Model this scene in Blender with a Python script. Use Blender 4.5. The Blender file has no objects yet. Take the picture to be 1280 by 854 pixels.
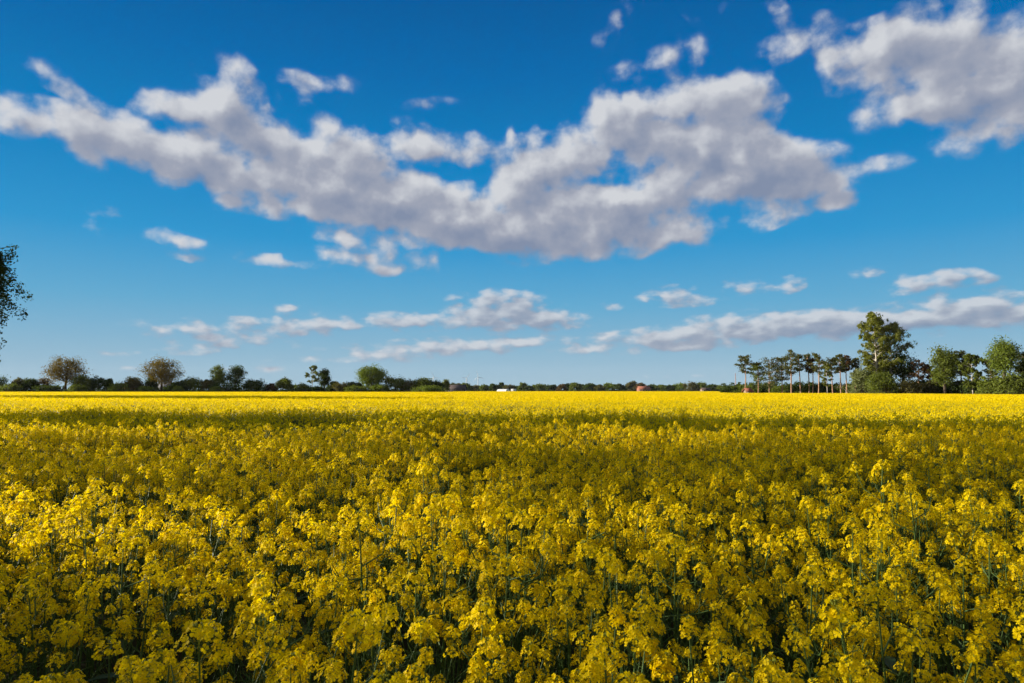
import bpy, math, random
import numpy as np
R = math.radians
PI = math.pi

# ------------------------------------------------------------------ camera, sky, sun, exposure
sc = bpy.context.scene
EYE = 1.98
cam_d = bpy.data.cameras.new('camera')
cam_d.lens = 24.0; cam_d.sensor_width = 36.0
cam_d.clip_start = 0.05; cam_d.clip_end = 40000
cam_d.dof.use_dof = True; cam_d.dof.focus_distance = 5.0; cam_d.dof.aperture_fstop = 9.0
cam = bpy.data.objects.new('camera', cam_d)
cam.location = (0, 0, EYE)
cam.rotation_euler = (R(90 + 4.02), 0, 0)
sc.collection.objects.link(cam); sc.camera = cam

SUN_AZ = -79.0      # degrees from the view axis (+Y), negative is to the left
SUN_EL = 13.0
SKY_STRENGTH = 0.06
SUN_STRENGTH = 5.0
sd = bpy.data.lights.new('sun', 'SUN'); sd.energy = SUN_STRENGTH; sd.angle = R(0.53); sd.color = (1.0, 0.92, 0.78)
sun = bpy.data.objects.new('sun', sd); sc.collection.objects.link(sun)
sun.rotation_euler = (R(90 - SUN_EL), 0, R(180 - SUN_AZ))
SUNV = (math.sin(R(SUN_AZ)) * math.cos(R(SUN_EL)), math.cos(R(SUN_AZ)) * math.cos(R(SUN_EL)), math.sin(R(SUN_EL)))
from mathutils import Vector, Matrix
sun.rotation_euler = Vector(SUNV).to_track_quat('Z', 'Y').to_euler()

sc.view_settings.view_transform = 'Standard'
sc.view_settings.look = 'None'
sc.view_settings.gamma = 1.0
sc.view_settings.exposure = 1.12
sc.view_settings.use_curve_mapping = False
sc.cycles.max_bounces = 6
sc.cycles.diffuse_bounces = 3
sc.cycles.transmission_bounces = 3
sc.cycles.volume_bounces = 0
sc.cycles.use_denoising = True
sc.cycles.caustics_reflective = False
sc.cycles.caustics_refractive = False

FPX = 853.3   # photograph pixels per unit slope; used only to read bearings and heights off the photograph

# clouds: bearing / elevation ellipses read from the photograph: (px, py, rx, ry, tilt, weight)
CLOUDS_HIGH = [
 (55,152,80,26,4,1.0),(150,165,72,40,12,1.0),(285,122,46,48,0,1.15),(305,165,88,34,10,.95),(408,155,56,20,22,.6),
 (235,200,80,36,8,.85),(320,226,128,36,6,1.0),(430,216,98,36,10,.95),(492,172,38,24,-10,.6),(552,188,72,26,4,1.0),
 (485,252,118,38,8,1.0),(565,270,118,42,4,1.0),(645,292,104,32,2,1.0),(745,296,122,27,0,.95),(852,297,44,15,4,.6),
 (430,298,64,13,2,.8),(640,222,52,42,-10,.8),(715,238,104,38,8,1.0),(775,268,104,27,6,.75),
 (745,168,86,48,-16,1.0),(845,138,104,42,-6,1.0),(940,135,60,36,6,.85),(905,200,132,40,8,1.0),(965,222,104,40,8,1.0),
 (1030,226,52,19,8,.6),(860,243,112,26,4,.8),(952,274,66,13,-6,.7),(1058,252,34,13,0,.55),
 (812,84,48,20,-8,.42),(866,64,18,26,-30,.4),(768,34,32,26,-30,.42),(945,6,44,14,4,.42),(978,34,20,24,10,.3),(858,26,16,7,10,.3),
 (985,68,34,18,-4,.5),(1075,68,74,36,-8,.9),(1140,55,94,44,-4,1.0),(1230,52,96,48,0,1.0),(1160,128,96,30,-4,.95),
 (1250,138,84,42,6,1.0),(1192,180,36,18,20,.55),(1290,95,60,50,0,.9),
 (60,92,44,16,28,.36),(395,104,52,14,-2,.5),(540,130,34,8,-6,.32),(1107,207,34,14,-6,.55),(95,186,60,12,24,.4),(215,140,50,20,10,.35),
 (143,268,34,9,0,.6),(124,287,24,10,20,.35),(222,300,42,11,6,.65),(231,321,30,7,0,.55),(290,250,26,7,0,.5),(375,262,60,16,4,.45),
 (603,226,14,34,8,-.6),(680,186,34,14,-20,-.6),(1000,100,30,34,0,-.6),(560,214,46,9,6,-.4),(770,228,60,8,4,-.35),(1225,92,22,10,0,-.5),(110,120,50,14,10,.35),(205,130,46,18,0,.4),(130,190,50,18,16,.5),(450,190,60,24,0,.5),(690,205,56,26,0,.5),(880,180,80,30,0,.6),(960,185,60,26,0,.5),(1110,100,60,24,0,.5),(1200,100,80,40,0,.5),(1000,45,50,18,-8,.5),(350,262,50,10,0,.4),(800,255,90,26,0,.5),
 (355,326,62,10,2,.55),(464,325,42,20,0,.85),(520,328,17,10,0,.55),(543,326,14,11,0,.75),(500,338,60,7,0,.5),(408,316,18,9,0,.5),
 (300,328,32,8,0,.4),(640,172,8,22,8,.28),(1100,165,14,12,0,.3),
]
CLOUDS_LOW = [
 (850,370,52,13,2,.85),(932,357,36,11,0,.55),(988,355,24,13,0,.6),(1132,356,34,13,-8,.6),(1090,342,28,9,0,.4),(1198,348,46,13,0,1.0),
 (765,382,16,6,0,.35),(1200,362,90,6,0,.25),
 (362,387,40,7,2,.45),(320,411,124,14,-2,.55),(275,426,96,12,2,.45),(400,405,60,11,0,.4),
 (520,402,98,12,-2,.6),(622,376,56,15,0,.9),(648,396,88,18,2,1.0),(690,398,30,14,0,.6),
 (565,434,124,11,-2,.55),(640,428,66,10,0,.5),(722,438,38,8,4,.5),(470,449,70,7,0,.35),(330,461,60,5,0,.25),
 (800,426,76,14,-2,.85),(900,413,104,19,-4,1.0),(1000,408,104,18,-3,1.0),(1085,403,92,18,-3,1.0),(1180,393,96,22,-4,1.05),
 (1268,389,80,21,-2,1.05),(850,434,70,7,0,.5),(1040,397,60,10,0,.6),
 (320,404,150,9,-2,.35),(560,430,150,8,-3,.4),(470,444,120,6,-4,.4),(240,440,60,5,0,.35),(560,398,120,8,0,.35),(150,441,40,4,0,.4),(160,460,30,4,0,.2),(840,470,120,4,0,.12),
]

def dir_deg(px, py):
    x, y = (px - 640) / FPX, (427 - py) / FPX
    p = R(4.02)
    d = np.array([x, math.cos(p) - y * math.sin(p), math.sin(p) + y * math.cos(p)])
    d /= np.linalg.norm(d)
    return math.degrees(math.atan2(d[0], d[1])), math.degrees(math.asin(d[2]))

def cloud_group(name, blobs):
    g = bpy.data.node_groups.new(name, 'ShaderNodeTree')
    g.interface.new_socket('Vector', in_out='INPUT', socket_type='NodeSocketVector')
    g.interface.new_socket('Cover', in_out='OUTPUT', socket_type='NodeSocketFloat')
    i = g.nodes.new('NodeGroupInput'); o = g.nodes.new('NodeGroupOutput')
    prev = None
    for (px, py, rx, ry, tilt, w) in blobs:
        a, e = dir_deg(px, py)
        a2, _ = dir_deg(px + rx, py); a1, _ = dir_deg(px - rx, py)
        _, e2 = dir_deg(px, py - ry); _, e1 = dir_deg(px, py + ry)
        m = g.nodes.new('ShaderNodeMapping'); m.vector_type = 'TEXTURE'
        m.inputs['Location'].default_value = (a, e, 0)
        m.inputs['Rotation'].default_value = (0, 0, R(-tilt))
        m.inputs['Scale'].default_value = ((a2 - a1) / 2 * 1.26, (e2 - e1) / 2 * 1.34, 1)
        g.links.new(i.outputs[0], m.inputs['Vector'])
        t = g.nodes.new('ShaderNodeTexGradient'); t.gradient_type = 'SPHERICAL'
        g.links.new(m.outputs[0], t.inputs[0])
        k = g.nodes.new('ShaderNodeMath'); k.operation = 'MULTIPLY_ADD'
        g.links.new(t.outputs['Fac'], k.inputs[0]); k.inputs[1].default_value = w
        if prev: g.links.new(prev.outputs[0], k.inputs[2])
        else: k.inputs[2].default_value = 0
        prev = k
    g.links.new(prev.outputs[0], o.inputs[0])
    return g

world = bpy.data.worlds.new('World'); sc.world = world; world.use_nodes = True
def build_world():
    nt = world.node_tree; N = nt.nodes; L = nt.links
    N.clear()
    def math_(op, a, b=None, c=None, clamp=False):
        n = N.new('ShaderNodeMath'); n.operation = op; n.use_clamp = clamp
        for k, v in enumerate((a, b, c)):
            if v is None: continue
            if hasattr(v, 'links') or hasattr(v, 'is_linked'): L.new(v, n.inputs[k])
            else: n.inputs[k].default_value = v
        return n.outputs[0]
    def smooth(v, lo, hi, a=0., b=1.):
        n = N.new('ShaderNodeMapRange'); n.interpolation_type = 'SMOOTHSTEP'
        L.new(v, n.inputs[0]); n.inputs[1].default_value = lo; n.inputs[2].default_value = hi
        n.inputs[3].default_value = a; n.inputs[4].default_value = b
        return n.outputs[0]
    def vmath(op, a, b=None, s=None):
        n = N.new('ShaderNodeVectorMath'); n.operation = op
        for k, v in ((0, a), (1, b)):
            if v is None: continue
            if isinstance(v, tuple): n.inputs[k].default_value = v
            else: L.new(v, n.inputs[k])
        if s is not None: n.inputs['Scale'].default_value = s
        return n.outputs[0]
    def mixc(f, a, b, mode='MIX'):
        n = N.new('ShaderNodeMix'); n.data_type = 'RGBA'; n.blend_type = mode
        if hasattr(f, 'links'): L.new(f, n.inputs[0])
        else: n.inputs[0].default_value = f
        for k, v in ((6, a), (7, b)):
            if isinstance(v, tuple): n.inputs[k].default_value = v
            else: L.new(v, n.inputs[k])
        return n.outputs[2]
    sky = N.new('ShaderNodeTexSky'); sky.sky_type = 'NISHITA'; sky.sun_disc = False
    sky.sun_elevation = R(SUN_EL); sky.sun_rotation = R(SUN_AZ)
    sky.air_density = 1.0; sky.dust_density = 0.35; sky.ozone_density = 2.5
    tc = N.new('ShaderNodeTexCoord')
    sep = N.new('ShaderNodeSeparateXYZ'); L.new(tc.outputs['Generated'], sep.inputs[0])
    az = math_('MULTIPLY', math_('ARCTAN2', sep.outputs[0], sep.outputs[1]), 180 / PI)
    el = math_('MULTIPLY', math_('ARCSINE', sep.outputs[2]), 180 / PI)
    P0 = N.new('ShaderNodeCombineXYZ'); L.new(az, P0.inputs[0]); L.new(el, P0.inputs[1])
    P0 = P0.outputs[0]
    skr = N.new('ShaderNodeValToRGB'); L.new(math_('DIVIDE', el, 50.), skr.inputs[0])
    G = .452   # undo the exposure so the stops read as the colours seen
    stops = [(0.0, (.350,.515,.630)), (.06, (.250,.465,.625)), (.14, (.115,.400,.640)), (.24, (.022,.305,.630)), (.36, (.001,.218,.550)), (.50, (.0,.145,.440)), (.68, (.0,.082,.300)), (1.0, (.0,.045,.190))]
    cr = skr.color_ramp
    while len(cr.elements) < len(stops): cr.elements.new(.5)
    for e, (p, c) in zip(cr.elements, stops): e.position = p; e.color = (*[v * G for v in c], 1)
    nish = mixc(1.0, sky.outputs[0], (SKY_STRENGTH,) * 3 + (1,), 'MULTIPLY')
    side = smooth(math_('ABSOLUTE', az), 46., 80., 0., .75)
    skyc = mixc(side, skr.outputs[0], nish)
    # unseen scattered cloud added outside the view, to whiten the blue sky light
    on = N.new('ShaderNodeTexNoise'); on.inputs['Scale'].default_value = 2.6; on.inputs['Detail'].default_value = 3
    L.new(vmath('MULTIPLY', tc.outputs['Generated'], (1, 1, 2.2)), on.inputs['Vector'])
    overhead = smooth(el, 40., 60.)
    cv = math_('MULTIPLY', smooth(on.outputs['Fac'], .44, .58), math_('MAXIMUM', smooth(math_('ABSOLUTE', az), 52., 75.), overhead))
    othr = mixc(cv, skyc, (.235, .222, .215, 1))
    grade = N.new('ShaderNodeBackground'); L.new(othr, grade.inputs[0]); grade.inputs[1].default_value = 1.0
    bgs = []
    for nm, blobs, warp, nscale, ystr in (('cloud_cover_high', CLOUDS_HIGH, .8, .33, 1.2), ('cloud_cover_low', CLOUDS_LOW, .5, .48, 2.1)):
        g = cloud_group(nm, blobs)
        wn = N.new('ShaderNodeTexNoise'); wn.noise_dimensions = '2D'; wn.inputs['Scale'].default_value = nscale * .75
        wn.inputs['Detail'].default_value = 3; wn.inputs['Roughness'].default_value = .55
        st = vmath('MULTIPLY', P0, (1, ystr, 1)); L.new(st, wn.inputs['Vector'])
        w = vmath('MULTIPLY', vmath('SUBTRACT', wn.outputs['Color'], (.5, .5, .5)), (warp * 2, warp * 1.4 / ystr, 0))
        P = vmath('ADD', P0, w)
        def field(shift):
            Pa = vmath('ADD', P, shift)
            gn = N.new('ShaderNodeGroup'); gn.node_tree = g; L.new(Pa, gn.inputs[0])
            nz = N.new('ShaderNodeTexNoise'); nz.inputs['Scale'].default_value = nscale
            nz.inputs['Detail'].default_value = 8; nz.inputs['Roughness'].default_value = .56
            q = vmath('MULTIPLY', vmath('ADD', P0, shift), (1, ystr, 1)); L.new(q, nz.inputs['Vector'])
            vo = N.new('ShaderNodeTexVoronoi'); vo.feature = 'SMOOTH_F1'; vo.voronoi_dimensions = '2D'; nz.noise_dimensions = '2D'; vo.inputs['Scale'].default_value = nscale * 1.0
            vo.inputs['Smoothness'].default_value = .55; vo.inputs['Detail'].default_value = 1.0; vo.inputs['Roughness'].default_value = .45
            L.new(vmath('ADD', q, vmath('SCALE', w, s=1.4)), vo.inputs['Vector'])
            puff = math_('MULTIPLY', math_('SUBTRACT', .60, vo.outputs['Distance']), .85)
            lump = math_('MULTIPLY_ADD', math_('SUBTRACT', nz.outputs['Fac'], .5), 1.6, puff)
            return gn.outputs[0], math_('ADD', lump, gn.outputs[0])
        k = 1.0 if 'high' in nm else .5
        raw, F = field((0, 0, 0))
        raw2, F2 = field((-1.15 * k, 1.15 * k, 0))
        dens = math_('MULTIPLY', smooth(F, .06, .90), smooth(raw, .01, .20))
        if 'low' in nm: dens = math_('MULTIPLY', dens, .86)
        lit = math_('MULTIPLY_ADD', math_('SUBTRACT', F, F2), 0.52, .57)  # cloud shading put into the colour: sunward sides lighter, thick cores darker
        thick = smooth(F, .45, 1.7)
        lit = math_('SUBTRACT', lit, math_('MULTIPLY', thick, .32), clamp=True)
        ramp = N.new('ShaderNodeValToRGB'); L.new(lit, ramp.inputs[0])
        cr = ramp.color_ramp; cr.elements[0].position = 0.05; cr.elements[0].color = (.100, .124, .180, 1)
        cr.elements[1].position = .85; cr.elements[1].color = (.290, .300, .318, 1)
        e = cr.elements.new(.45); e.color = (.158, .172, .212, 1)
        em = mixc(dens, skyc, ramp.outputs[0])
        b = N.new('ShaderNodeBackground'); L.new(em, b.inputs[0]); b.inputs[1].default_value = 1.0
        bgs.append(b)
    thr = dir_deg(640, 350)[1]
    hi = math_('GREATER_THAN', el, thr)
    m1 = N.new('ShaderNodeMixShader'); L.new(hi, m1.inputs[0]); L.new(bgs[1].outputs[0], m1.inputs[1]); L.new(bgs[0].outputs[0], m1.inputs[2])
    sector = math_('MULTIPLY', math_('LESS_THAN', math_('ABSOLUTE', az), 52.), math_('MULTIPLY', math_('GREATER_THAN', el, .2), math_('LESS_THAN', el, 40.)))
    m2 = N.new('ShaderNodeMixShader'); L.new(sector, m2.inputs[0]); L.new(grade.outputs[0], m2.inputs[1]); L.new(m1.outputs[0], m2.inputs[2])
    out = N.new('ShaderNodeOutputWorld'); L.new(m2.outputs[0], out.inputs[0])
    world.cycles.sampling_method = 'MANUAL'; world.cycles.sample_map_resolution = 512
build_world()

# ------------------------------------------------------------------ helpers
C = sc.collection
def ground_z(x, y):
    t = np.clip((np.asarray(y, float) - 20) / 130., 0, 1)
    return -0.35 * t * t * (3 - 2 * t)
def at(px, D):
    return (px - 640) / FPX * D
def height(py, D):                       # height above the ground there of a point seen at photograph row py
    return (487 - py) / FPX * D + EYE - float(ground_z(0, D))

def mat(name, col, rough=.6, trans=0., var=.0, scale=5., col2=None, spec=.3, tcol=None, rnd=0., bump=0.):
    m = bpy.data.materials.new(name); m.use_nodes = True
    nt = m.node_tree; N = nt.nodes; L = nt.links
    b = N['Principled BSDF']; b.inputs['Roughness'].default_value = rough
    b.inputs['Specular IOR Level'].default_value = spec
    src = None
    tc = N.new('ShaderNodeTexCoord')
    nz = N.new('ShaderNodeTexNoise'); nz.inputs['Scale'].default_value = scale; nz.inputs['Detail'].default_value = 4
    L.new(tc.outputs['Object'], nz.inputs['Vector'])
    mx = N.new('ShaderNodeMix'); mx.data_type = 'RGBA'
    c2 = col2 or tuple(c * (1 - var) for c in col)
    mx.inputs[6].default_value = (*col, 1); mx.inputs[7].default_value = (*c2, 1)
    mr = N.new('ShaderNodeMapRange'); mr.inputs[1].default_value = .35; mr.inputs[2].default_value = .65
    L.new(nz.outputs['Fac'], mr.inputs[0]); L.new(mr.outputs[0], mx.inputs[0])
    src = mx.outputs[2]
    if rnd:
        oi = N.new('ShaderNodeObjectInfo'); h = N.new('ShaderNodeHueSaturation')
        r = N.new('ShaderNodeMapRange'); r.inputs[3].default_value = 1 - rnd; r.inputs[4].default_value = 1 + rnd
        L.new(oi.outputs['Random'], r.inputs[0]); L.new(r.outputs[0], h.inputs['Value']); L.new(src, h.inputs['Color'])
        src = h.outputs[0]
    L.new(src, b.inputs['Base Color'])
    if bump:
        bp = N.new('ShaderNodeBump'); bp.inputs['Strength'].default_value = bump; bp.inputs['Distance'].default_value = .05
        L.new(nz.outputs['Fac'], bp.inputs['Height']); L.new(bp.outputs[0], b.inputs['Normal'])
    if trans:
        t = N.new('ShaderNodeBsdfTranslucent')
        if tcol: t.inputs[0].default_value = (*tcol, 1)
        else: L.new(src, t.inputs[0])
        ms = N.new('ShaderNodeMixShader'); ms.inputs[0].default_value = trans
        L.new(b.outputs[0], ms.inputs[1]); L.new(t.outputs[0], ms.inputs[2])
        L.new(ms.outputs[0], N['Material Output'].inputs[0])
    return m

M = {
 'petal': mat('yellow_petal', (.93, .685, .002), .55, .47, .14, 30, spec=.08, tcol=(.90, .67, .001), rnd=.10),
 'petal_far': mat('yellow_flower_mass', (.93, .71, .002), .6, .48, .12, 3, spec=.1, tcol=(.90, .68, .001)),
 'bud': mat('green_bud', (.30, .34, .03), .5, .15, .3, 40),
 'stem': mat('green_stem', (.085, .15, .03), .5, .1, .3, 8),
 'leaf': mat('rape_leaf', (.045, .095, .03), .5, .2, .3, 6),
 'soil': mat('field_soil', (.035, .035, .015), .9, 0, .4, 3, spec=.1, bump=.5),
 'grass': mat('far_meadow', (.07, .12, .03), 1.0, 0, .0, .05, col2=(.10, .13, .04), spec=0),
 'bark': mat('grey_brown_bark', (.11, .085, .06), .9, 0, .4, 2.5, spec=.1, bump=.3),
 'pinebark': mat('orange_pine_bark', (.42, .25, .15), .85, 0, .35, 1.2, spec=.1, bump=.3),
 'birchbark': mat('white_birch_bark', (.55, .50, .42), .7, 0, .0, 3.5, col2=(.25, .22, .18), spec=.15),
}
def leafmat(name, col, var=.4):
    return mat(name, col, .6, .30, var, .45, spec=.04, tcol=(col[0] * 1.3, col[1] * 1.35, col[2] * .6))
LM = {
 'bronze': leafmat('bronze_oak_leaf', (.160, .112, .020), .35),
 'green': leafmat('mid_green_leaf', (.135, .165, .026)),
 'fresh': leafmat('fresh_green_leaf', (.155, .20, .028)),
 'dark': leafmat('dark_green_leaf', (.060, .086, .018)),
 'olive': leafmat('olive_leaf', (.125, .115, .040)),
 'brown': leafmat('brown_leaf', (.120, .078, .036)),
 'pale': leafmat('pale_willow_leaf', (.19, .215, .085)),
 'needle': leafmat('pine_needle', (.11, .115, .036), .45),
 'redneedle': leafmat('rusty_pine_needle', (.125, .070, .032), .45),
 'birch': leafmat('birch_leaf', (.20, .215, .035)),
 'shadow': leafmat('birch_leaf_shaded', (.045, .066, .018)),  # birch leaf darkened so the crown reads as a shaded, backlit silhouette
 'far': leafmat('far_tree_leaf', (.075, .098, .030)),
}

def tag(o, label=None, cat=None, group=None, kind=None):
    if label: o['label'] = label
    if cat: o['category'] = cat
    if group: o['group'] = group
    if kind: o['kind'] = kind
    return o
def empty(name, loc, rz=0):
    o = bpy.data.objects.new(name, None); o.location = loc; o.rotation_euler = (0, 0, rz); o.empty_display_size = .2
    C.objects.link(o); return o

class MB:
    """collects quads and triangles as numpy blocks and links them as one mesh"""
    def __init__(s): s.v = []; s.f = []; s.m = []; s.n = 0
    def add(s, v, f, mi=0):
        v = np.asarray(v, float).reshape(-1, 3); f = np.asarray(f, int)
        if f.shape[1] == 3: f = np.concatenate([f, np.full((len(f), 1), -1)], 1)
        s.v.append(v); s.f.append(np.where(f >= 0, f + s.n, -1)); s.m.append(np.full(len(f), mi)); s.n += len(v)
    def addmb(s, o, mtx=None, remap=None):
        for v, f, m in o.arr():
            if mtx is not None:
                a = np.array(mtx); v = v @ a[:3, :3].T + a[:3, 3]
            s.v.append(v); s.f.append(np.where(f >= 0, f + s.n, -1)); s.m.append(m if remap is None else np.array(remap)[m]); s.n += len(v)
    def arr(s):
        if not s.v: return []
        return [(np.concatenate(s.v), np.concatenate(s.f), np.concatenate(s.m))]
    def mesh(s, name, mats, smooth=False):
        v, f, m = s.arr()[0]
        me = bpy.data.meshes.new(name)
        cnt = np.where(f[:, 3] >= 0, 4, 3)
        idx = f[f >= 0]
        me.vertices.add(len(v)); me.vertices.foreach_set('co', v.astype(np.float32).ravel())
        me.loops.add(len(idx)); me.loops.foreach_set('vertex_index', idx.astype(np.int32))
        me.polygons.add(len(f))
        st = np.concatenate([[0], np.cumsum(cnt)[:-1]])
        me.polygons.foreach_set('loop_start', st.astype(np.int32))
        me.polygons.foreach_set('material_index', m.astype(np.int32))
        if smooth: me.polygons.foreach_set('use_smooth', np.ones(len(f), bool))
        for mt in mats: me.materials.append(mt)
        me.update(calc_edges=True)
        return me
    def build(s, name, mats, parent=None, smooth=False):
        if not isinstance(mats, (list, tuple)): mats = [mats]
        o = bpy.data.objects.new(name, s.mesh(name, mats, smooth)); C.objects.link(o)
        if parent: o.parent = parent
        return o

def tube(mb, pts, rad, sides=6, mi=0, cap=True):
    pts = np.asarray(pts, float); n = len(pts)
    rad = np.full(n, rad) if np.isscalar(rad) else np.asarray(rad, float)
    d = np.gradient(pts, axis=0); d /= np.linalg.norm(d, axis=1)[:, None] + 1e-9
    ref = np.array([0, 0, 1.]) if abs(d[:, 2]).mean() < .8 else np.array([1., 0, 0])
    u = np.cross(d, ref); u /= np.linalg.norm(u, axis=1)[:, None] + 1e-9; w = np.cross(d, u)
    a = np.arange(sides) * 2 * PI / sides
    v = pts[:, None] + rad[:, None, None] * (np.cos(a)[None, :, None] * u[:, None] + np.sin(a)[None, :, None] * w[:, None])
    f = []
    for i in range(n - 1):
        for k in range(sides):
            k2 = (k + 1) % sides
            f.append((i * sides + k, i * sides + k2, (i + 1) * sides + k2, (i + 1) * sides + k))
    mb.add(v.reshape(-1, 3), f, mi)
    if cap and rad[-1] > .004:
        vs = np.concatenate([v[-1], pts[-1:]]); mb.add(vs, [(k, (k + 1) % sides, sides) for k in range(sides)], mi)
def box(mb, x0, x1, y0, y1, z0, z1, mi=0):
    v = [(x0,y0,z0),(x1,y0,z0),(x1,y1,z0),(x0,y1,z0),(x0,y0,z1),(x1,y0,z1),(x1,y1,z1),(x0,y1,z1)]
    mb.add(v, [(0,3,2,1),(4,5,6,7),(0,1,5,4),(1,2,6,5),(2,3,7,6),(3,0,4,7)], mi)

def unit(v): return v / (np.linalg.norm(v, axis=-1, keepdims=True) + 1e-9)

# ------------------------------------------------------------------ the ground
def build_ground():
    ys = np.unique(np.concatenate([[-400, -100, -30], np.arange(-10, 160, 10), [200, 300, 450, 700, 1200, 2500, 6000, 14000]]))
    xs = np.array([-14000, -4000, -1200, -500, -200, -80, -30, 0, 30, 80, 200, 500, 1200, 4000, 14000.])
    X, Y = np.meshgrid(xs, ys); Z = ground_z(X, Y) - .02
    v = np.stack([X, Y, Z], -1).reshape(-1, 3); nx = len(xs)
    f = [(j * nx + i, j * nx + i + 1, (j + 1) * nx + i + 1, (j + 1) * nx + i) for j in range(len(ys) - 1) for i in range(nx - 1)]
    b = MB(); b.add(v, f); o = b.build('ground', M['grass']); tag(o, kind='structure')
def field_far(px):
    """distance of the field's far edge for a bearing"""
    return float(np.interp(px, [-400, 0, 480, 560, 570, 895, 905, 1280, 1700], [345, 345, 330, 320, 430, 420, 232, 158, 120]))
def build_soil():
    pxs = np.arange(-500, 1801, 20); b = MB(); v = []; f = []
    ds = [-30, 0.2, 10, 20, 40, 60, 90, 120, 150, None]
    n = len(ds)
    for i, p in enumerate(pxs):
        F = field_far(p) + 1
        for d in ds:
            if d is None: D = F
            else: D = min(d, F)
            if d == -30: v.append(((p - 640) * .06, -30, 0))
            elif d == 0.2: v.append(((p - 640) * .06, .2, 0))
            else: v.append((at(p, D) + (0 if D > 30 else (p - 640) * .06 * (1 - D / 40)), D, float(ground_z(0, D))))
    for i in range(len(pxs) - 1):
        for j in range(n - 1):
            a = i * n + j; f.append((a, a + n, a + n + 1, a + 1))
    b.add(v, f); o = b.build('field', M['soil']); tag(o, kind='structure')
build_ground(); build_soil()

# ------------------------------------------------------------------ rapeseed plants
def rape_head(rng, size=1.0, lod=0):
    """a raceme centred on its base at z=0: domed cluster of four-petalled flowers round a knot of buds. materials 0 petal 1 bud/green"""
    b = MB()
    n = int(rng.uniform(26, 38) * (size ** .7)) if lod == 0 else 11
    Lr = rng.uniform(.032, .065) * size; Rr = rng.uniform(.026, .038) * size
    axis = [(0, 0, -.02), (0, 0, Lr)]
    if lod == 0: tube(b, axis, [.002, .0012], 4, 1, False)
    i = np.arange(n); t = (i + rng.uniform(0, .8, n)) / n
    a = i * 2.39996 + rng.uniform(-.4, .4, n)
    rr = Rr * (.38 + .75 * np.sqrt(t)) * rng.uniform(.75, 1.15, n)
    z = Lr * (1.0 - t * .95) + .012 - .006 * t + rng.uniform(-.009, .009, n)
    c = np.stack([np.cos(a) * rr, np.sin(a) * rr, z], 1)
    up = (1 - t) * 1.1 + .45
    nrm = unit(np.stack([np.cos(a), np.sin(a), up], 1) + rng.normal(0, .48, (n, 3)))
    if lod == 0:
        L = .0106 * rng.uniform(.85, 1.12, n); W = L * .95
        ref = unit(rng.normal(0, 1, (n, 3))); u = unit(np.cross(nrm, ref)); w = np.cross(nrm, u)
        cup = rng.uniform(.12, .55, n)
        for q in range(4):
            th = q * PI / 2 + rng.uniform(-.16, .16, n)
            d = np.cos(th)[:, None] * u + np.sin(th)[:, None] * w
            s = np.cross(nrm, d)
            def P(x, y, lift): return c + d * (L * y)[:, None] + s * (W * x)[:, None] + nrm * (L * (cup * y + lift))[:, None]
            v = np.stack([P(0, .10, 0), P(.46, .52, .06), P(.40, .93, .02), P(0, 1.02, -.10), P(-.40, .93, .02), P(-.46, .52, .06)], 1).reshape(-1, 3)
            k = (np.arange(n) * 6)[:, None]
            b.add(v, np.concatenate([k + [0, 1, 2, 3], k + [0, 3, 4, 5]]), 0)
        # pedicels
        s3 = unit(np.cross(nrm, [0, 0, 1])) * .0006
        base = np.stack([np.zeros(n), np.zeros(n), np.maximum(z - .018, 0)], 1)
        v = np.stack([base - s3, base + s3, c + s3, c - s3], 1).reshape(-1, 3)
        b.add(v, (np.arange(n) * 4)[:, None] + [0, 1, 2, 3], 1)
        m = 14; a2 = rng.uniform(0, 2 * PI, m); r2 = Rr * .33 * np.sqrt(rng.uniform(0, 1, m))
        for k in range(m):
            cc = np.array([math.cos(a2[k]) * r2[k], math.sin(a2[k]) * r2[k], Lr + .010 + rng.uniform(-.003, .005)])
            e = .0024; h = .0045
            v = cc + np.array([(e,0,0),(0,e,0),(-e,0,0),(0,-e,0),(0,0,h),(0,0,-h)])
            b.add(v, [(0,1,4),(1,2,4),(2,3,4),(3,0,4),(1,0,5),(2,1,5),(3,2,5),(0,3,5)], 1)
    else:
        ref = unit(rng.normal(0, 1, (n, 3))); u = unit(np.cross(nrm, ref)); w = np.cross(nrm, u)
        S = .0165 * rng.uniform(.8, 1.2, n)[:, None]
        v = np.stack([c + u * S, c + w * S * .9, c - u * S, c - w * S * .9], 1)
        v[:, 1] += nrm * .005; v[:, 3] += nrm * .005
        b.add(v.reshape(-1, 3), (np.arange(n) * 4)[:, None] + [0, 1, 2, 3], 0)
    return b

def rape_leaf(rng):
    """a drooping blue green leaf along +X from its base"""
    b = MB(); L = rng.uniform(.14, .24); W = L * .32; n = 6
    v = []
    for i in range(n):
        t = i / (n - 1); w = W * math.sin(PI * min(1, t * .92 + .08)) ** .7 * (.35 + .65 * t if t < .5 else 1) * .5
        x = L * t; z = .05 * math.sin(t * 2.2) - .10 * t * t
        v += [(x, -w, z + .012), (x, 0, z), (x, w, z + .012)]
    f = []
    for i in range(n - 1):
        for k in range(2):
            a = i * 3 + k; f.append((a, a + 1, a + 4, a + 3))
    b.add(v, f, 0); return b

def frame_mtx(p, d, roll, s=1.0):
    d = Vector(d).normalized()
    m = d.to_track_quat('Z', 'Y').to_matrix().to_4x4() @ Matrix.Rotation(roll, 4, 'Z') @ Matrix.Scale(s, 4)
    m.translation = Vector(p); return m

NHEAD = 8
rngp = np.random.default_rng(11)
HEADS = [rape_head(rngp, rngp.uniform(.85, 1.2)) for _ in range(NHEAD)]
HEADS1 = [rape_head(rngp, 1.0, 1) for _ in range(NHEAD)]
LEAVES = [rape_leaf(rngp) for _ in range(4)]

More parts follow.
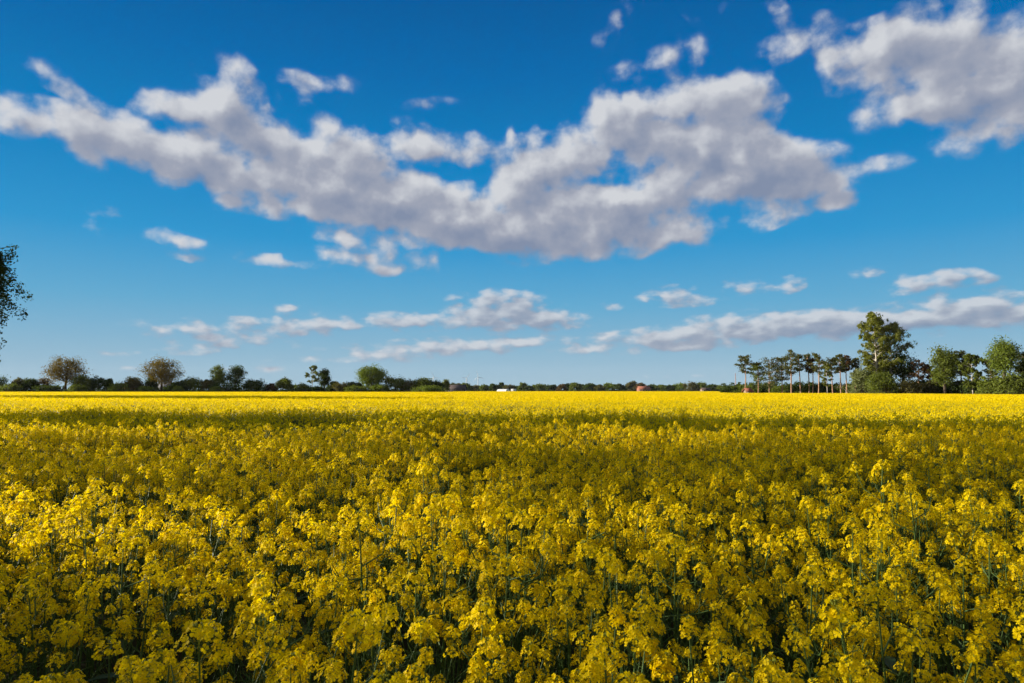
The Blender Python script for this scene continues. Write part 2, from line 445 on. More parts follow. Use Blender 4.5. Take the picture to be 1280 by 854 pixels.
def plant_layout(rng):
    """stem mesh, and where heads and leaves go"""
    H = rng.uniform(1.10, 1.22); b = MB()
    bx, by = rng.normal(0, .035, 2)
    def main(t): return np.array([bx * t * t, by * t * t, H * t])
    tube(b, [main(t) for t in (0, .3, .6, .85, 1)], [.007, .006, .005, .0035, .0022], 5, 0, False)
    heads = []; leaves = []
    heads.append((int(rng.integers(NHEAD)), frame_mtx(main(1), main(1) - main(.85), rng.uniform(0, 6), rng.uniform(.86, 1.08))))
    def pods(p, d, n, ln):
        p = np.asarray(p); d = unit(np.asarray(d))
        for k in range(n):
            s = -(.012 + .016 * k + rng.uniform(0, .006)); a = rng.uniform(0, 2 * PI)
            q = p + d * s; o = np.array([math.cos(a), math.sin(a), .35]); l = ln * rng.uniform(.7, 1.2)
            mid = q + o * l * .5; end = mid + unit(o + np.array([0, 0, .9])) * l * .7
            tube(b, [q, mid, end], [.0007, .0010, .0006], 3, 0, False)
    pods(main(1), main(1) - main(.85), int(rng.integers(6, 12)), .045)
    nb = int(rng.integers(10, 14)); a0 = rng.uniform(0, 6)
    for k in range(nb):
        t = rng.uniform(.45, .90); a = a0 + k * 2.4 + rng.uniform(-.3, .3); p = main(t)
        top = H * rng.uniform(.66, .985); r = rng.uniform(.06, .25) * (1.25 - t * .5)
        e = np.array([p[0] + math.cos(a) * r, p[1] + math.sin(a) * r, max(top, p[2] + .10)])
        mid = p * .45 + e * .55 + np.array([math.cos(a), math.sin(a), -.6]) * .035
        tube(b, [p, mid, e], [.0032, .0026, .0018], 4, 0, False)
        heads.append((int(rng.integers(NHEAD)), frame_mtx(e, (e - mid) + np.array([0, 0, .12]), rng.uniform(0, 6), rng.uniform(.42, .90) * (1 if top > H * .8 else .8))))
        pods(e, e - mid, int(rng.integers(3, 8)), .035)
    for k in range(1):
        t = rng.uniform(.35, .72); a = rng.uniform(0, 6.28)
        m = Matrix.Translation(Vector(main(t))) @ Matrix.Rotation(a, 4, 'Z') @ Matrix.Rotation(-rng.uniform(.1, .7), 4, 'Y')
        leaves.append((int(rng.integers(4)), m))
    return b, heads, leaves

NPL = 9
LAYOUTS = [plant_layout(np.random.default_rng(100 + i)) for i in range(NPL)]

def joined(lay, lod):
    b = MB(); sb, hd, lv = lay       # materials: 0 petal 1 bud 2 stem 3 leaf
    if lod == 0: b.addmb(sb, None, [2])
    else:
        tube(b, [(0, 0, .1), (0, 0, 1.0)], [.006, .004], 3, 2, False)
    for k, m in hd:
        b.addmb((HEADS if lod == 0 else HEADS1)[k], m, [0, 1])
        if lod:
            p = m.translation; tube(b, [(p.x * .3, p.y * .3, p.z - .25), tuple(p)], [.003, .003], 3, 2, False)
    for k, m in lv: b.addmb(LEAVES[k], m, [3])
    return b

def patch(rng, size=2.4):
    """a far piece of the crop: simple flower heads on stems over a square of ground"""
    b = MB(); n = int(size * size * 60)
    c = np.stack([rng.uniform(-size / 2, size / 2, n), rng.uniform(-size / 2, size / 2, n), 1.04 + rng.normal(0, .085, n)], 1)
    for q in range(4):
        cc = c + rng.normal(0, .026, (n, 3)); nr = unit(rng.normal(0, 1, (n, 3)) + [0, 0, .5])
        u = unit(np.cross(nr, unit(rng.normal(0, 1, (n, 3))))); w = np.cross(nr, u); S = rng.uniform(.026, .044, (n, 1))
        v = np.stack([cc + u * S, cc + w * S, cc - u * S, cc - w * S], 1).reshape(-1, 3)
        b.add(v, (np.arange(n) * 4)[:, None] + [0, 1, 2, 3], 0)
    m = n // 2; s = c[:m]; a = rng.uniform(0, PI, m); d = np.stack([np.cos(a), np.sin(a), 0 * a], 1) * .012
    bt = s.copy(); bt[:, 2] = .3
    b.add(np.stack([bt - d, bt + d, s + d * .5, s - d * .5], 1).reshape(-1, 3), (np.arange(m) * 4)[:, None] + [0, 1, 2, 3], 2)
    cc = c.copy(); cc[:, 2] -= rng.uniform(.12, .4, n); nr = unit(rng.normal(0, 1, (n, 3))); u = unit(np.cross(nr, [0, 0, 1.])); w = np.cross(nr, u)
    b.add(np.stack([cc + u * .06, cc + w * .06, cc - u * .06, cc - w * .06], 1).reshape(-1, 3), (np.arange(n) * 4)[:, None] + [0, 1, 2, 3], 3)
    return b

src = bpy.data.collections.new('rapeseed_sources')
pm = [M['petal'], M['bud'], M['stem'], M['leaf']]; pmf = [M['petal_far'], M['bud'], M['stem'], M['leaf']]
names = []
def add_src(b, mats):
    nm = 'crop_plant_%03d' % len(names); names.append(nm)
    o = bpy.data.objects.new(nm, b.mesh(nm, mats)); src.objects.link(o)
for l in LAYOUTS: add_src(joined(l, 0), pm)
for l in LAYOUTS: add_src(joined(l, 1), pmf)
NPATCH = 5
for i in range(NPATCH): add_src(patch(np.random.default_rng(50 + i)), pmf)

def vnoise(x, y, s, seed=0):
    """cheap smooth value noise on numpy arrays"""
    x = np.asarray(x) / s; y = np.asarray(y) / s
    xi = np.floor(x).astype(int); yi = np.floor(y).astype(int); fx = x - xi; fy = y - yi
    fx = fx * fx * (3 - 2 * fx); fy = fy * fy * (3 - 2 * fy)
    def h(a, b): 
        q = np.sin(a * 127.1 + b * 311.7 + seed * 74.7) * 43758.5453; return q - np.floor(q)
    return (h(xi, yi) * (1 - fx) + h(xi + 1, yi) * fx) * (1 - fy) + (h(xi, yi + 1) * (1 - fx) + h(xi + 1, yi + 1) * fx) * fy

rf = np.random.default_rng(5)
def grid(step, y0, y1, wide, extra):
    ys = np.arange(y0, y1, step); P = []
    for y in ys:
        w = wide * max(y, 0) + extra
        xs = np.arange(-w, w, step); P.append(np.stack([xs, np.full(len(xs), y)], 1))
    P = np.concatenate(P); return P + rf.uniform(-.5, .5, P.shape) * step * .95
near = grid(.226, -2.0, 13.0, .92, 2.6)
d2 = np.hypot(near[:, 0], near[:, 1])
near = near[(d2 > 1.12)]
gap = vnoise(near[:, 0], near[:, 1], .8, 3) * .6 + vnoise(near[:, 0], near[:, 1], .33, 4) * .4
near = near[gap > .20]
hmul = .90 + .20 * vnoise(near[:, 0], near[:, 1], 1.6, 1) + rf.normal(0, .05, len(near)) + .12 * (rf.uniform(0, 1, len(near)) < .07)
hmul = np.clip(hmul, .78, 1.19)
# nothing taller than the camera's view allows right under the lens
dn = np.hypot(near[:, 0], near[:, 1]); hmul = np.where(dn < 1.7, np.minimum(hmul, .86 + .12 * dn), hmul)

# which of them show largest: inside the view and nearest
inview = (near[:, 1] > 1.3) & (np.abs(near[:, 0]) < near[:, 1] * .80 + .12)
order = np.argsort(np.where(inview, dn, 1e9))[:296]
individual = np.zeros(len(near), bool); individual[order] = True

HEAD_ME = [h.mesh('flower_head', [M['petal'], M['bud']]) for h in HEADS]
LEAF_ME = [l.mesh('leaf', [M['leaf']]) for l in LEAVES]
STEM_ME = [l[0].mesh('stem', [M['stem']]) for l in LAYOUTS]
def lay_label(i, x, y, h):
    return 'yellow flowering rapeseed plant on a thin green stem in the nearest rows of the field'
for i in order:
    x, y = near[i]; k = int(rf.integers(NPL)); h = hmul[i]
    t = empty('rapeseed_plant', (x, y, 0), rf.uniform(0, 6.28))
    t.rotation_euler = (rf.normal(0, .055), rf.normal(0, .055), rf.uniform(0, 6.28)); t.scale = (h * .5 + .5, h * .5 + .5, h)
    tag(t, lay_label(i, x, y, h), 'rapeseed plant', 'rapeseed plants in the nearest rows')
    o = bpy.data.objects.new('stem', STEM_ME[k]); C.objects.link(o); o.parent = t
    for hk, m in LAYOUTS[k][1]:
        o = bpy.data.objects.new('flower_head', HEAD_ME[hk]); C.objects.link(o); o.parent = t; o.matrix_local = m
    for lk, m in LAYOUTS[k][2]:
        o = bpy.data.objects.new('leaf', LEAF_ME[lk]); C.objects.link(o); o.parent = t; o.matrix_local = m

rest = near[~individual]; hr = hmul[~individual]
mid = grid(.30, 13.0, 46.0, .86, 2.0)
hm = np.clip(.90 + .20 * vnoise(mid[:, 0], mid[:, 1], 2.2, 1) + rf.normal(0, .05, len(mid)), .8, 1.2)
far = grid(2.3, 47.2, 440., .80, 6)
fpx = far[:, 0] / far[:, 1] * FPX + 640
far = far[far[:, 1] < np.array([field_far(p) for p in fpx]) - 1.5]
hf = 1.0 + .05 * (vnoise(far[:, 0], far[:, 1], 9, 1) - .5) + rf.normal(0, .008, len(far))
pts = np.concatenate([rest, mid, far]); hh = np.concatenate([hr, hm, hf])
idx = np.concatenate([rf.integers(0, NPL, len(rest)), NPL + rf.integers(0, NPL, len(mid)), 2 * NPL + rf.integers(0, NPATCH, len(far))])
tilt = np.concatenate([np.full(len(rest) + len(mid), .055), np.full(len(far), 0.0)])
rot = np.stack([rf.normal(0, 1, len(pts)) * tilt, rf.normal(0, 1, len(pts)) * tilt, rf.uniform(0, 6.28, len(pts))], 1)
isfar = idx >= 2 * NPL
rot[isfar, 2] = rf.integers(0, 4, isfar.sum()) * PI / 2
sxy = np.where(isfar, 1.0, hh * .5 + .5)
scl = np.stack([sxy, sxy, hh], 1)
co = np.stack([pts[:, 0], pts[:, 1], ground_z(pts[:, 0], pts[:, 1])], 1)
me = bpy.data.meshes.new('rapeseed_crop'); me.vertices.add(len(co)); me.vertices.foreach_set('co', co.astype(np.float32).ravel())
for nm, typ, arr in (('rot', 'FLOAT_VECTOR', rot), ('scl', 'FLOAT_VECTOR', scl)):
    a = me.attributes.new(nm, typ, 'POINT'); a.data.foreach_set('vector', arr.astype(np.float32).ravel())
a = me.attributes.new('idx', 'INT', 'POINT'); a.data.foreach_set('value', idx.astype(np.int32))
crop = bpy.data.objects.new('rapeseed_crop', me); C.objects.link(crop)
tag(crop, 'continuous yellow flowering rapeseed crop covering the field behind the nearest rows', 'rapeseed crop', kind='stuff')
ng = bpy.data.node_groups.new('crop_scatter', 'GeometryNodeTree')
ng.interface.new_socket('Geometry', in_out='INPUT', socket_type='NodeSocketGeometry')
ng.interface.new_socket('Geometry', in_out='OUTPUT', socket_type='NodeSocketGeometry')
gi = ng.nodes.new('NodeGroupInput'); go = ng.nodes.new('NodeGroupOutput')
ci = ng.nodes.new('GeometryNodeCollectionInfo'); ci.inputs['Collection'].default_value = src
ci.inputs['Separate Children'].default_value = True; ci.inputs['Reset Children'].default_value = True
ip = ng.nodes.new('GeometryNodeInstanceOnPoints'); ip.inputs['Pick Instance'].default_value = True
ng.links.new(gi.outputs[0], ip.inputs['Points']); ng.links.new(ci.outputs[0], ip.inputs['Instance'])
for nm, typ, sock in (('rot', 'FLOAT_VECTOR', 'Rotation'), ('scl', 'FLOAT_VECTOR', 'Scale'), ('idx', 'INT', 'Instance Index')):
    na = ng.nodes.new('GeometryNodeInputNamedAttribute'); na.data_type = typ; na.inputs['Name'].default_value = nm
    ng.links.new(na.outputs['Attribute'], ip.inputs[sock])
ng.links.new(ip.outputs[0], go.inputs[0])
md = crop.modifiers.new('scatter', 'NODES'); md.node_group = ng

# ------------------------------------------------------------------ trees
def leaves_into(b, centers, radii, per, size, rng, squash=.75, outward=None, droop=0.):
    """leaf-sized quads scattered through each clump"""
    n = len(centers) * per
    c = np.repeat(centers, per, 0); r = np.repeat(radii, per)[:, None]
    d = unit(rng.normal(0, 1, (n, 3))) * (rng.uniform(0, 1, (n, 1)) ** .62)
    d[:, 2] *= squash
    p = c + d * r
    if droop: p[:, 2] -= np.abs(rng.normal(0, droop, n))
    nr = unit(rng.normal(0, .8, (n, 3)) + unit(d) * .8 + [0, 0, .25])
    u = unit(np.cross(nr, unit(rng.normal(0, 1, (n, 3))))); w = np.cross(nr, u)
    S = size * rng.uniform(.6, 1.3, (n, 1))
    v = np.stack([p + u * S, p + w * S * .62, p - u * S, p - w * S * .62], 1).reshape(-1, 3)
    b.add(v, (np.arange(n) * 4)[:, None] + [0, 1, 2, 3], 0)

def limb(b, p0, p1, r0, r1, rng, bend=.12, n=5, sides=5):
    p0 = np.asarray(p0, float); p1 = np.asarray(p1, float); L = np.linalg.norm(p1 - p0)
    off = rng.normal(0, bend * L, 3); off[2] = abs(off[2]) * .4
    t = np.linspace(0, 1, n)[:, None]
    pts = p0 * (1 - t) + p1 * t + off * (t * (1 - t)) * 2
    tube(b, pts, np.linspace(r0, r1, n), sides, 0)
    return pts

def broadleaf(name, loc, H, W, leafm, bark, seed, label, cat='tree', group=None, base=.25, dens=1., leaf=.4, clumps=60, open_=0., asym=0., stems=1, low=False, lean=0.):
    """rounded tree: trunk that forks into limbs that carry the leaf clumps"""
    rng = np.random.default_rng(seed); root = empty(name, loc)
    tb = MB(); cb = MB(); Rw = W / 2; zb = H * base; zc = zb + (H - zb) * .52; Rz = (H - zb) * .5
    tr = max(.05, H * (.034 if not low else .022))
    # clump centres in a lumpy ellipsoid, more of them near the surface
    k = clumps; d = unit(rng.normal(0, 1, (k, 3))); rad = rng.uniform(.25, 1, (k, 1)) ** (.38 if not low else .5)
    lump = 1 + .16 * np.sin(d[:, :1] * 5 + seed) * np.cos(d[:, 2:] * 4 + seed * 2) + rng.normal(0, .07, (k, 1))
    cr = rng.uniform(.15, .27, k) * (W + H - zb) * .5
    if low:
        hxy = np.hypot(d[:, 0], d[:, 1])[:, None] + 1e-6
        d = np.where(d[:, 2:] < 0, d / np.concatenate([hxy, hxy, np.ones_like(hxy)], 1), d)
    c = d * rad * lump * (np.array([Rw, Rw, Rz]) - np.array([1, 1, .7]) * cr.mean() * .8)
    c[:, 2] *= np.where(c[:, 2] < 0, .92, 1.0)
    c[:, 0] += asym * Rw * rng.uniform(0, 1, k) + lean * (c[:, 2] + Rz)
    c[:, 2] += zc
    if low: c[:, 2] = np.maximum(c[:, 2], rng.uniform(.25, .9, k) * min(1.0, H * .25))
    if low:
        ks = 14; a_ = rng.uniform(0, 6.28, ks); q_ = Rw * rng.uniform(.5, .95, ks); r_ = rng.uniform(.13, .2, ks) * (W + H) * .5
        c = np.concatenate([c, np.stack([np.cos(a_) * q_, np.sin(a_) * q_, r_ * .5], 1)]); cr = np.concatenate([cr, r_]); k += ks
    for s in range(stems):
        o = np.array([rng.normal(0, .12) * (stems > 1) * W * .5, rng.normal(0, .1) * (stems > 1), 0])
        fork = np.array([o[0] * 1.5 + lean * H * .3, o[1] * 1.3, zb + (H - zb) * .18])
        limb(tb, o + [0, 0, -.1], fork, tr, tr * .72, rng, .02, 4, 7)
        top = np.array([o[0] * 2 + lean * H * .8, o[1], H * .9]); limb(tb, fork, top, tr * .6, tr * .12, rng, .05)
        for i in rng.permutation(k)[:max(6, k // 3)]:
            t = rng.uniform(0, .45); s0 = fork * (1 - t) + top * t
            pts = limb(tb, s0, c[i], tr * .34 * (1 - t), tr * .05, rng, .10, 5, 4)
            for q in range(2):
                j = rng.integers(k)
                if np.linalg.norm(c[j] - pts[3]) < W * .35: limb(tb, pts[2], c[j], tr * .12, tr * .03, rng, .1, 3, 3)
    per = int(max(6, dens * 60 * (1 - open_)))
    leaves_into(cb, c, cr * (1 - .18 * open_), per, leaf, rng)
    tb.build('trunk', bark, root, True); cb.build('crown', leafm, root)
    return tag(root, label, cat, group)

def pine(name, loc, H, W, leafm, seed, label, cbase=.6, lean=0., group=None, leaf=.2, layers=9):
    rng = np.random.default_rng(seed); root = empty(name, loc); tb = MB(); cb = MB()
    r = H * .017; n = 7; t = np.linspace(0, 1, n); cbase += rng.uniform(-.12, .05); layers += int(rng.integers(1, 6)); W *= rng.uniform(1.1, 1.5); lean += rng.normal(0, .012)
    bend = rng.normal(0, .015 * H)
    pts = np.stack([lean * H * t + bend * np.sin(t * PI), rng.normal(0, .004 * H, n), H * t * .97 - .1], 1)
    tube(tb, pts, r * (1 - .72 * t), 7, 0)
    cs = []; rs = []
    for i in range(layers):
        tt = cbase + (1 - cbase) * (i + rng.uniform(-.2, .5)) / layers; tt = min(tt, .985)
        p = np.array([np.interp(tt, t, pts[:, k]) for k in range(3)])
        f = (tt - cbase) / (1 - cbase); ext = W / 2 * rng.uniform(.7, 1.1) * (math.sin(PI * (f * .70 + .20)) ** .8)
        for q in range(int(rng.integers(2, 5))):
            a = rng.uniform(0, 6.28); e = ext * rng.uniform(.45, 1.05)
            end = p + np.array([math.cos(a) * e, math.sin(a) * e, e * rng.uniform(-.05, .45)])
            limb(tb, p, end, r * .28, r * .08, rng, .12, 4, 4)
            cs += [end, p * .4 + end * .6 + rng.normal(0, .1, 3)]; rs += [rng.uniform(.11, .23) * W, rng.uniform(.09, .17) * W]
    for q in range(3):   # dead stubs below the crown
        tt = rng.uniform(cbase * .6, cbase); p = np.array([np.interp(tt, t, pts[:, k]) for k in range(3)]); a = rng.uniform(0, 6.28)
        limb(tb, p, p + np.array([math.cos(a), math.sin(a), .1]) * W * rng.uniform(.1, .22), r * .15, r * .05, rng, .1, 3, 3)
    leaves_into(cb, np.array(cs), np.array(rs), 20, leaf, rng, squash=.6)
    tb.build('trunk', M['pinebark'], root, True); cb.build('crown', leafm, root)
    return tag(root, label, 'pine tree', group)

def birch(name, loc, H, W, leafm, seed, label, base=.3, leaf=.2, branches=34, group=None, lean=0., per=26, droop=.5, profile=None, bark=None, spray=7, reach=(.55, 1.08), fill=.032):
    """slim tree whose thin branches end in hanging sprays"""
    rng = np.random.default_rng(seed); root = empty(name, loc); tb = MB(); cb = MB()
    r = H * .014; n = 8; t = np.linspace(0, 1, n)
    pts = np.stack([lean * H * t + rng.normal(0, .006 * H, n), rng.normal(0, .006 * H, n), H * t - .1], 1)
    tube(tb, pts, r * (1 - .85 * t), 8, 0)
    prof = profile or (lambda f: math.sin(PI * (f * .86 + .13)) ** .75)
    C_ = []; R_ = []
    for i in range(branches):
        f = (i + rng.uniform(0, 1)) / branches; tt = base + (1 - base) * f * .97
        p = np.array([np.interp(tt, t, pts[:, k]) for k in range(3)])
        a = rng.uniform(0, 6.28); e = W / 2 * prof(f) * rng.uniform(*reach)
        end = p + np.array([math.cos(a) * e, math.sin(a) * e, e * rng.uniform(.25, .75)])
        bp = limb(tb, p, end, r * .30 * (1 - .6 * f), r * .05, rng, .08, 5, 4)
        for q in range(spray):
            s = rng.uniform(.45, 1.0); s0 = bp[0] * (1 - s) + bp[-1] * s
            hang = droop * rng.uniform(.5, 1.5) * W * .12
            e2 = s0 + np.array([rng.normal(0, .06 * W), rng.normal(0, .06 * W), -hang])
            tube(tb, [s0, (s0 + e2) / 2 + [0, 0, hang * .15], e2], [r * .04, r * .03, r * .02], 3, 0, False)
            for w_ in np.linspace(.2, 1, 4): C_.append(s0 * (1 - w_) + e2 * w_); R_.append(fill * W)
    leaves_into(cb, np.array(C_), np.array(R_), per, leaf, rng, squash=1.3)
    tb.build('trunk', bark or M['birchbark'], root, True); cb.build('crown', leafm, root)
    return tag(root, label, 'birch tree', group)

def gz(x, y): return (x, y, float(ground_z(x, y)))

# --- the birch whose hanging twigs enter the frame at the left, and the row it belongs to (they shade the near crop)
ROW = 'birches in the row along the near field'
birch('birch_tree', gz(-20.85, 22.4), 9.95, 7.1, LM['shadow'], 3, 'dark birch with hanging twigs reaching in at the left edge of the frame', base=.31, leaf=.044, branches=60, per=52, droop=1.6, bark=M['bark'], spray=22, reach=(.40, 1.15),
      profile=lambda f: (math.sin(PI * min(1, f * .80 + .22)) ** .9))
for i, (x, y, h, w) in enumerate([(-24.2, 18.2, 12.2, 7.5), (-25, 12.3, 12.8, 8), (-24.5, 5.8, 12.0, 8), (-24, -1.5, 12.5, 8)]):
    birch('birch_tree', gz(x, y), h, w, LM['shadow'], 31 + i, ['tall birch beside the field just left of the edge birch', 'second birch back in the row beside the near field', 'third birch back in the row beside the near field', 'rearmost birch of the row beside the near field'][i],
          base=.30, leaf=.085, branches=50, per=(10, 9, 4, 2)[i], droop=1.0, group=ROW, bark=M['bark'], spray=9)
# oaks further along that boundary, their shadow crosses the field
for i, (x, y, h, w) in enumerate([(-70, 80, 17, 13), (-84, 94, 20, 15), (-99, 108, 19, 15), (-112, 122, 20, 15)]):
    broadleaf('oak_tree', gz(x, y), h, w, LM['green'], M['bark'], 60 + i, ['large green oak on the left boundary nearest the birches', 'second green oak along the left boundary', 'third green oak along the left boundary', 'farthest green oak along the left boundary'][i],
              'oak tree', 'oaks along the left boundary', base=.12, clumps=80, leaf=.4, dens=.8)

# --- the hedgerow at the far left
# kind, px, top row, width px, distance, label
A = 'trees of the hedgerow beyond the left half of the field'
LEFT = [
 ('b', -6, 468, 26, 350, 'dark', 'dark tree cut by the left edge of the frame in the hedgerow'),
 ('s', 12, 478.5, 24, 338, 'green', 'low green bush at the far left end of the hedgerow'),
 ('b', 26, 471.5, 17, 350, 'olive', 'small olive tree near the left end of the hedgerow'),
 ('b', 40, 472.0, 16, 348, 'dark', 'small dark round tree between the olive tree and the brown thin one'),
 ('o', 55, 471.5, 19, 352, 'brown', 'thin brown half bare tree left of the first bronze oak'),
 ('B', 83, 444.5, 53, 345, 'bronze', 'leftmost of the two big bronze leaved oaks in the hedgerow'),
 ('b', 104, 468.5, 22, 340, 'green', 'mid green tree tucked under the right side of the first bronze oak'),
 ('s', 63, 480.5, 24, 336, 'dark', 'low dark bush at the left foot of the first bronze oak'),
 ('s', 99, 479.5, 20, 334, 'green', 'low green bush at the right foot of the first bronze oak'),
 ('b', 124, 470.5, 22, 345, 'dark', 'dark green wide tree right of the first bronze oak'),
 ('b', 138, 473, 12, 342, 'dark', 'narrow dark tree touching the wide dark one'),
 ('s', 151, 477.5, 23, 336, 'fresh', 'bright green rounded bush between the two bronze oaks'),
 ('b', 168, 470, 22, 344, 'olive', 'olive leaved round tree left of the second bronze oak'),
 ('B', 203, 444.8, 53, 343, 'bronze', 'rightmost of the two big bronze leaved oaks with open crown'),
 ('b', 190, 470, 15, 348, 'dark', 'dark tree behind the trunk of the second bronze oak'),
 ('s', 182, 481, 15, 334, 'fresh', 'small fresh green bush at the foot of the second bronze oak'),
 ('b', 226, 474, 22, 340, 'dark', 'low dark tree right under the second bronze oak'),
 ('b', 243, 471, 28, 344, 'green', 'broad green tree between the second bronze oak and the twin trees'),
 ('s', 224, 482, 13, 334, 'fresh', 'small yellowish bush in front of the low dark tree'),
 ('b', 262, 473, 16, 342, 'olive', 'olive tree just left of the twin trees'),
 ('B', 273, 455.5, 22, 345, 'green', 'lit green left tree of the twin tall trees'),
 ('B', 295, 456.5, 28, 347, 'dark', 'dark right tree of the twin tall trees'),
 ('s', 280, 475.5, 34, 336, 'dark', 'dark bush filling under the twin tall trees'),
 ('s', 272, 482, 16, 332, 'fresh', 'small light bush at the foot of the twin tall trees'),
 ('b', 318, 473.5, 27, 344, 'dark', 'wide dark green tree right of the twin tall trees'),
 ('o', 340, 478, 14, 345, 'brown', 'small brown tree in the gap right of the wide dark tree'),
 ('b', 357, 472.8, 21, 340, 'green', 'green pointed tree standing free in the hedgerow gap'),
 ('s', 379, 477.5, 19, 338, 'green', 'round dark green bush left of the pale slender tree'),
 ('P', 391, 456.5, 17, 345, 'pale', 'pale slender tree with visible light trunk'),
 ('B', 406, 459.5, 16, 344, 'dark', 'dark narrow tree beside the pale slender tree'),
 ('s', 397, 481, 20, 336, 'dark', 'low dark bush under the pale slender tree'),
 ('b', 417, 476, 13, 342, 'dark', 'small dark tree right of the narrow dark tree'),
 ('s', 426, 477.5, 19, 336, 'olive', 'olive green bush left of the big green oak'),
 ('b', 443, 476.5, 22, 342, 'dark', 'dark tree adjoining the big green oak on its left'),
 ('B', 465, 453.5, 40, 336, 'fresh', 'big fresh green oak standing highest right of the slender pair'),
 ('s', 447, 481, 26, 331, 'green', 'green bush at the left foot of the big green oak'),
 ('s', 476, 480, 26, 331, 'fresh', 'light green bush at the right foot of the big green oak'),
 ('b', 494, 469.8, 28, 336, 'green', 'domed green tree right of the big green oak'),
 ('b', 511, 474, 22, 338, 'olive', 'olive tree between the domed tree and the taller end tree'),
 ('b', 529, 470.8, 23, 330, 'green', 'taller green tree near the right end of the hedgerow'),
 ('b', 546, 475.5, 17, 328, 'dark', 'dark tree at the right end of the hedgerow'),
 ('s', 536, 481, 34, 322, 'fresh', 'bright green bush in front of the right end of the hedgerow'),
 ('b', 557, 474, 9, 345, 'pale', 'thin pale tree just beyond the end of the hedgerow'),
]
BARK_FOR = {'pale': M['birchbark']}
for i, (k, px, top, w, D, c, lab) in enumerate(LEFT):
    x = at(px, D); H = height(top, D); W = w / FPX * D * (1.08 if k == 'B' else 1.3); loc = gz(x, D)
    if k == 'B':
        op = .18 if c == 'bronze' else .05
        broadleaf('oak_tree', loc, H, W, LM[c], M['bark'], 200 + i, lab, 'oak tree', A, base=.13, clumps=78 if w > 35 else 36, leaf=.28, open_=op, dens=2.3)
    elif k == 'P':
        birch('birch_tree', loc, H, W, LM[c], 200 + i, lab, base=.35, leaf=.32, branches=22, group=A, per=6)
    elif k == 's':
        broadleaf('bush', loc, H, W, LM[c], M['bark'], 200 + i, lab, 'bush', A, base=.02, clumps=40, leaf=.30, low=True, stems=3, dens=.9)
    else:
        broadleaf('hedgerow_tree', loc, H, W, LM[c], BARK_FOR.get(c, M['bark']), 200 + i, lab, 'tree', A, base=.12, clumps=56, leaf=.32, open_=.5 if k == 'o' else 0, low=True)

# --- continuous hedges that close the view under the crowns
def hedge(p0, p1, D0, D1, top, leafm, leaf, seed, label, n):
    rng = np.random.default_rng(seed); tb = MB(); cb = MB()
    Dm = (D0 + D1) / 2; xm = at((p0 + p1) / 2, Dm); root = empty('hedge', gz(xm, Dm)); H = height(top, Dm)
    t = np.sort(rng.uniform(0, 1, n)); D = D0 + (D1 - D0) * t; x = (p0 + (p1 - p0) * t - 640) / FPX * D - xm
    hh = H * (.62 + .5 * vnoise(x, x * 0, 9, seed)) ; u = rng.uniform(0, 1, n)
    r = H * rng.uniform(.16, .28, n)
    c = np.stack([x, D - Dm + rng.normal(0, 1.2, n), np.maximum(hh * u, r * .4)], 1)
    for i in range(0, n, 12): limb(tb, c[i] * [1, 1, 0] - [0, 0, .1], c[i] * [1, 1, 0] + [0, 0, hh[i] * .8], H * .03, H * .008, rng, .05, 4, 4)
    leaves_into(cb, c, r, 26, leaf, rng)
    tb.build('stem', M['bark'], root); cb.build('foliage', leafm, root)
    return tag(root, label, 'hedge')
hedge(-30, 556, 356, 352, 481.5, LM['dark'], .4, 90, 'long dark low hedge running behind the hedgerow trees on the left', 900)
hedge(548, 930, 850, 840, 482.6, LM['far'], .8, 91, 'long low hedge closing the gaps behind the far treeline', 620)
hedge(904, 1300, 262, 184, 479, LM['dark'], .3, 92, 'dark hedge behind the trunks of the pine wood', 700)

# --- the far treeline in the middle
mids = [(563,479,12,'dark'),(571,478,14,'olive'),(583,479,16,'green'),(594,481,13,'olive'),(605,480.5,13,'green'),(618,478.8,14,'dark'),(627,477.8,7,'dark'),
 (636,481,13,'olive'),(646,482,12,'dark'),(653,477.5,9,'green'),(662,482.5,11,'dark'),(674,479.5,18,'green'),(690,479.5,14,'dark'),(702,480,11,'brown'),(710,479,11,'dark'),
 (719,478,13,'green'),(728,481,10,'dark'),(737,478.3,14,'dark'),(749,480.5,11,'olive'),(761,478.8,14,'fresh'),(773,479.8,14,'dark'),(784,481,11,'dark'),(790,475.5,14,'olive'),
 (801,478,13,'brown'),(812,480.5,13,'dark'),(825,480.5,15,'green'),(836,480.5,12,'dark'),(850,478.5,18,'fresh'),(864,477.5,18,'olive'),(877,477.5,16,'green'),(889,480,14,'dark'),
 (902,480.5,13,'green'),(914,482,13,'olive'),(926,481.5,12,'dark')]
ordw = ['first','second','third','fourth','fifth','sixth','seventh','eighth','ninth','tenth','eleventh','twelfth','thirteenth','fourteenth','fifteenth','sixteenth','seventeenth','eighteenth','nineteenth','twentieth',
 'twenty-first','twenty-second','twenty-third','twenty-fourth','twenty-fifth','twenty-sixth','twenty-seventh','twenty-eighth','twenty-ninth','thirtieth','thirty-first','thirty-second','thirty-third','thirty-fourth']
cw = {'dark':'dark green','olive':'olive','green':'mid green','brown':'brownish','fresh':'fresh green'}
for i, (px, top, w, c) in enumerate(mids):
    D = 760 + (i * 37) % 60; x = at(px, D); H = height(top, D); W = w / FPX * D * 1.35
    broadleaf('distant_tree', gz(x, D), H, W, LM[c], M['bark'], 400 + i,
      '%s %s tree of the low far treeline counted from the barn' % (ordw[i], cw[c]), 'tree', 'trees of the far treeline', base=.08, clumps=34, leaf=.75, low=True, dens=.9)

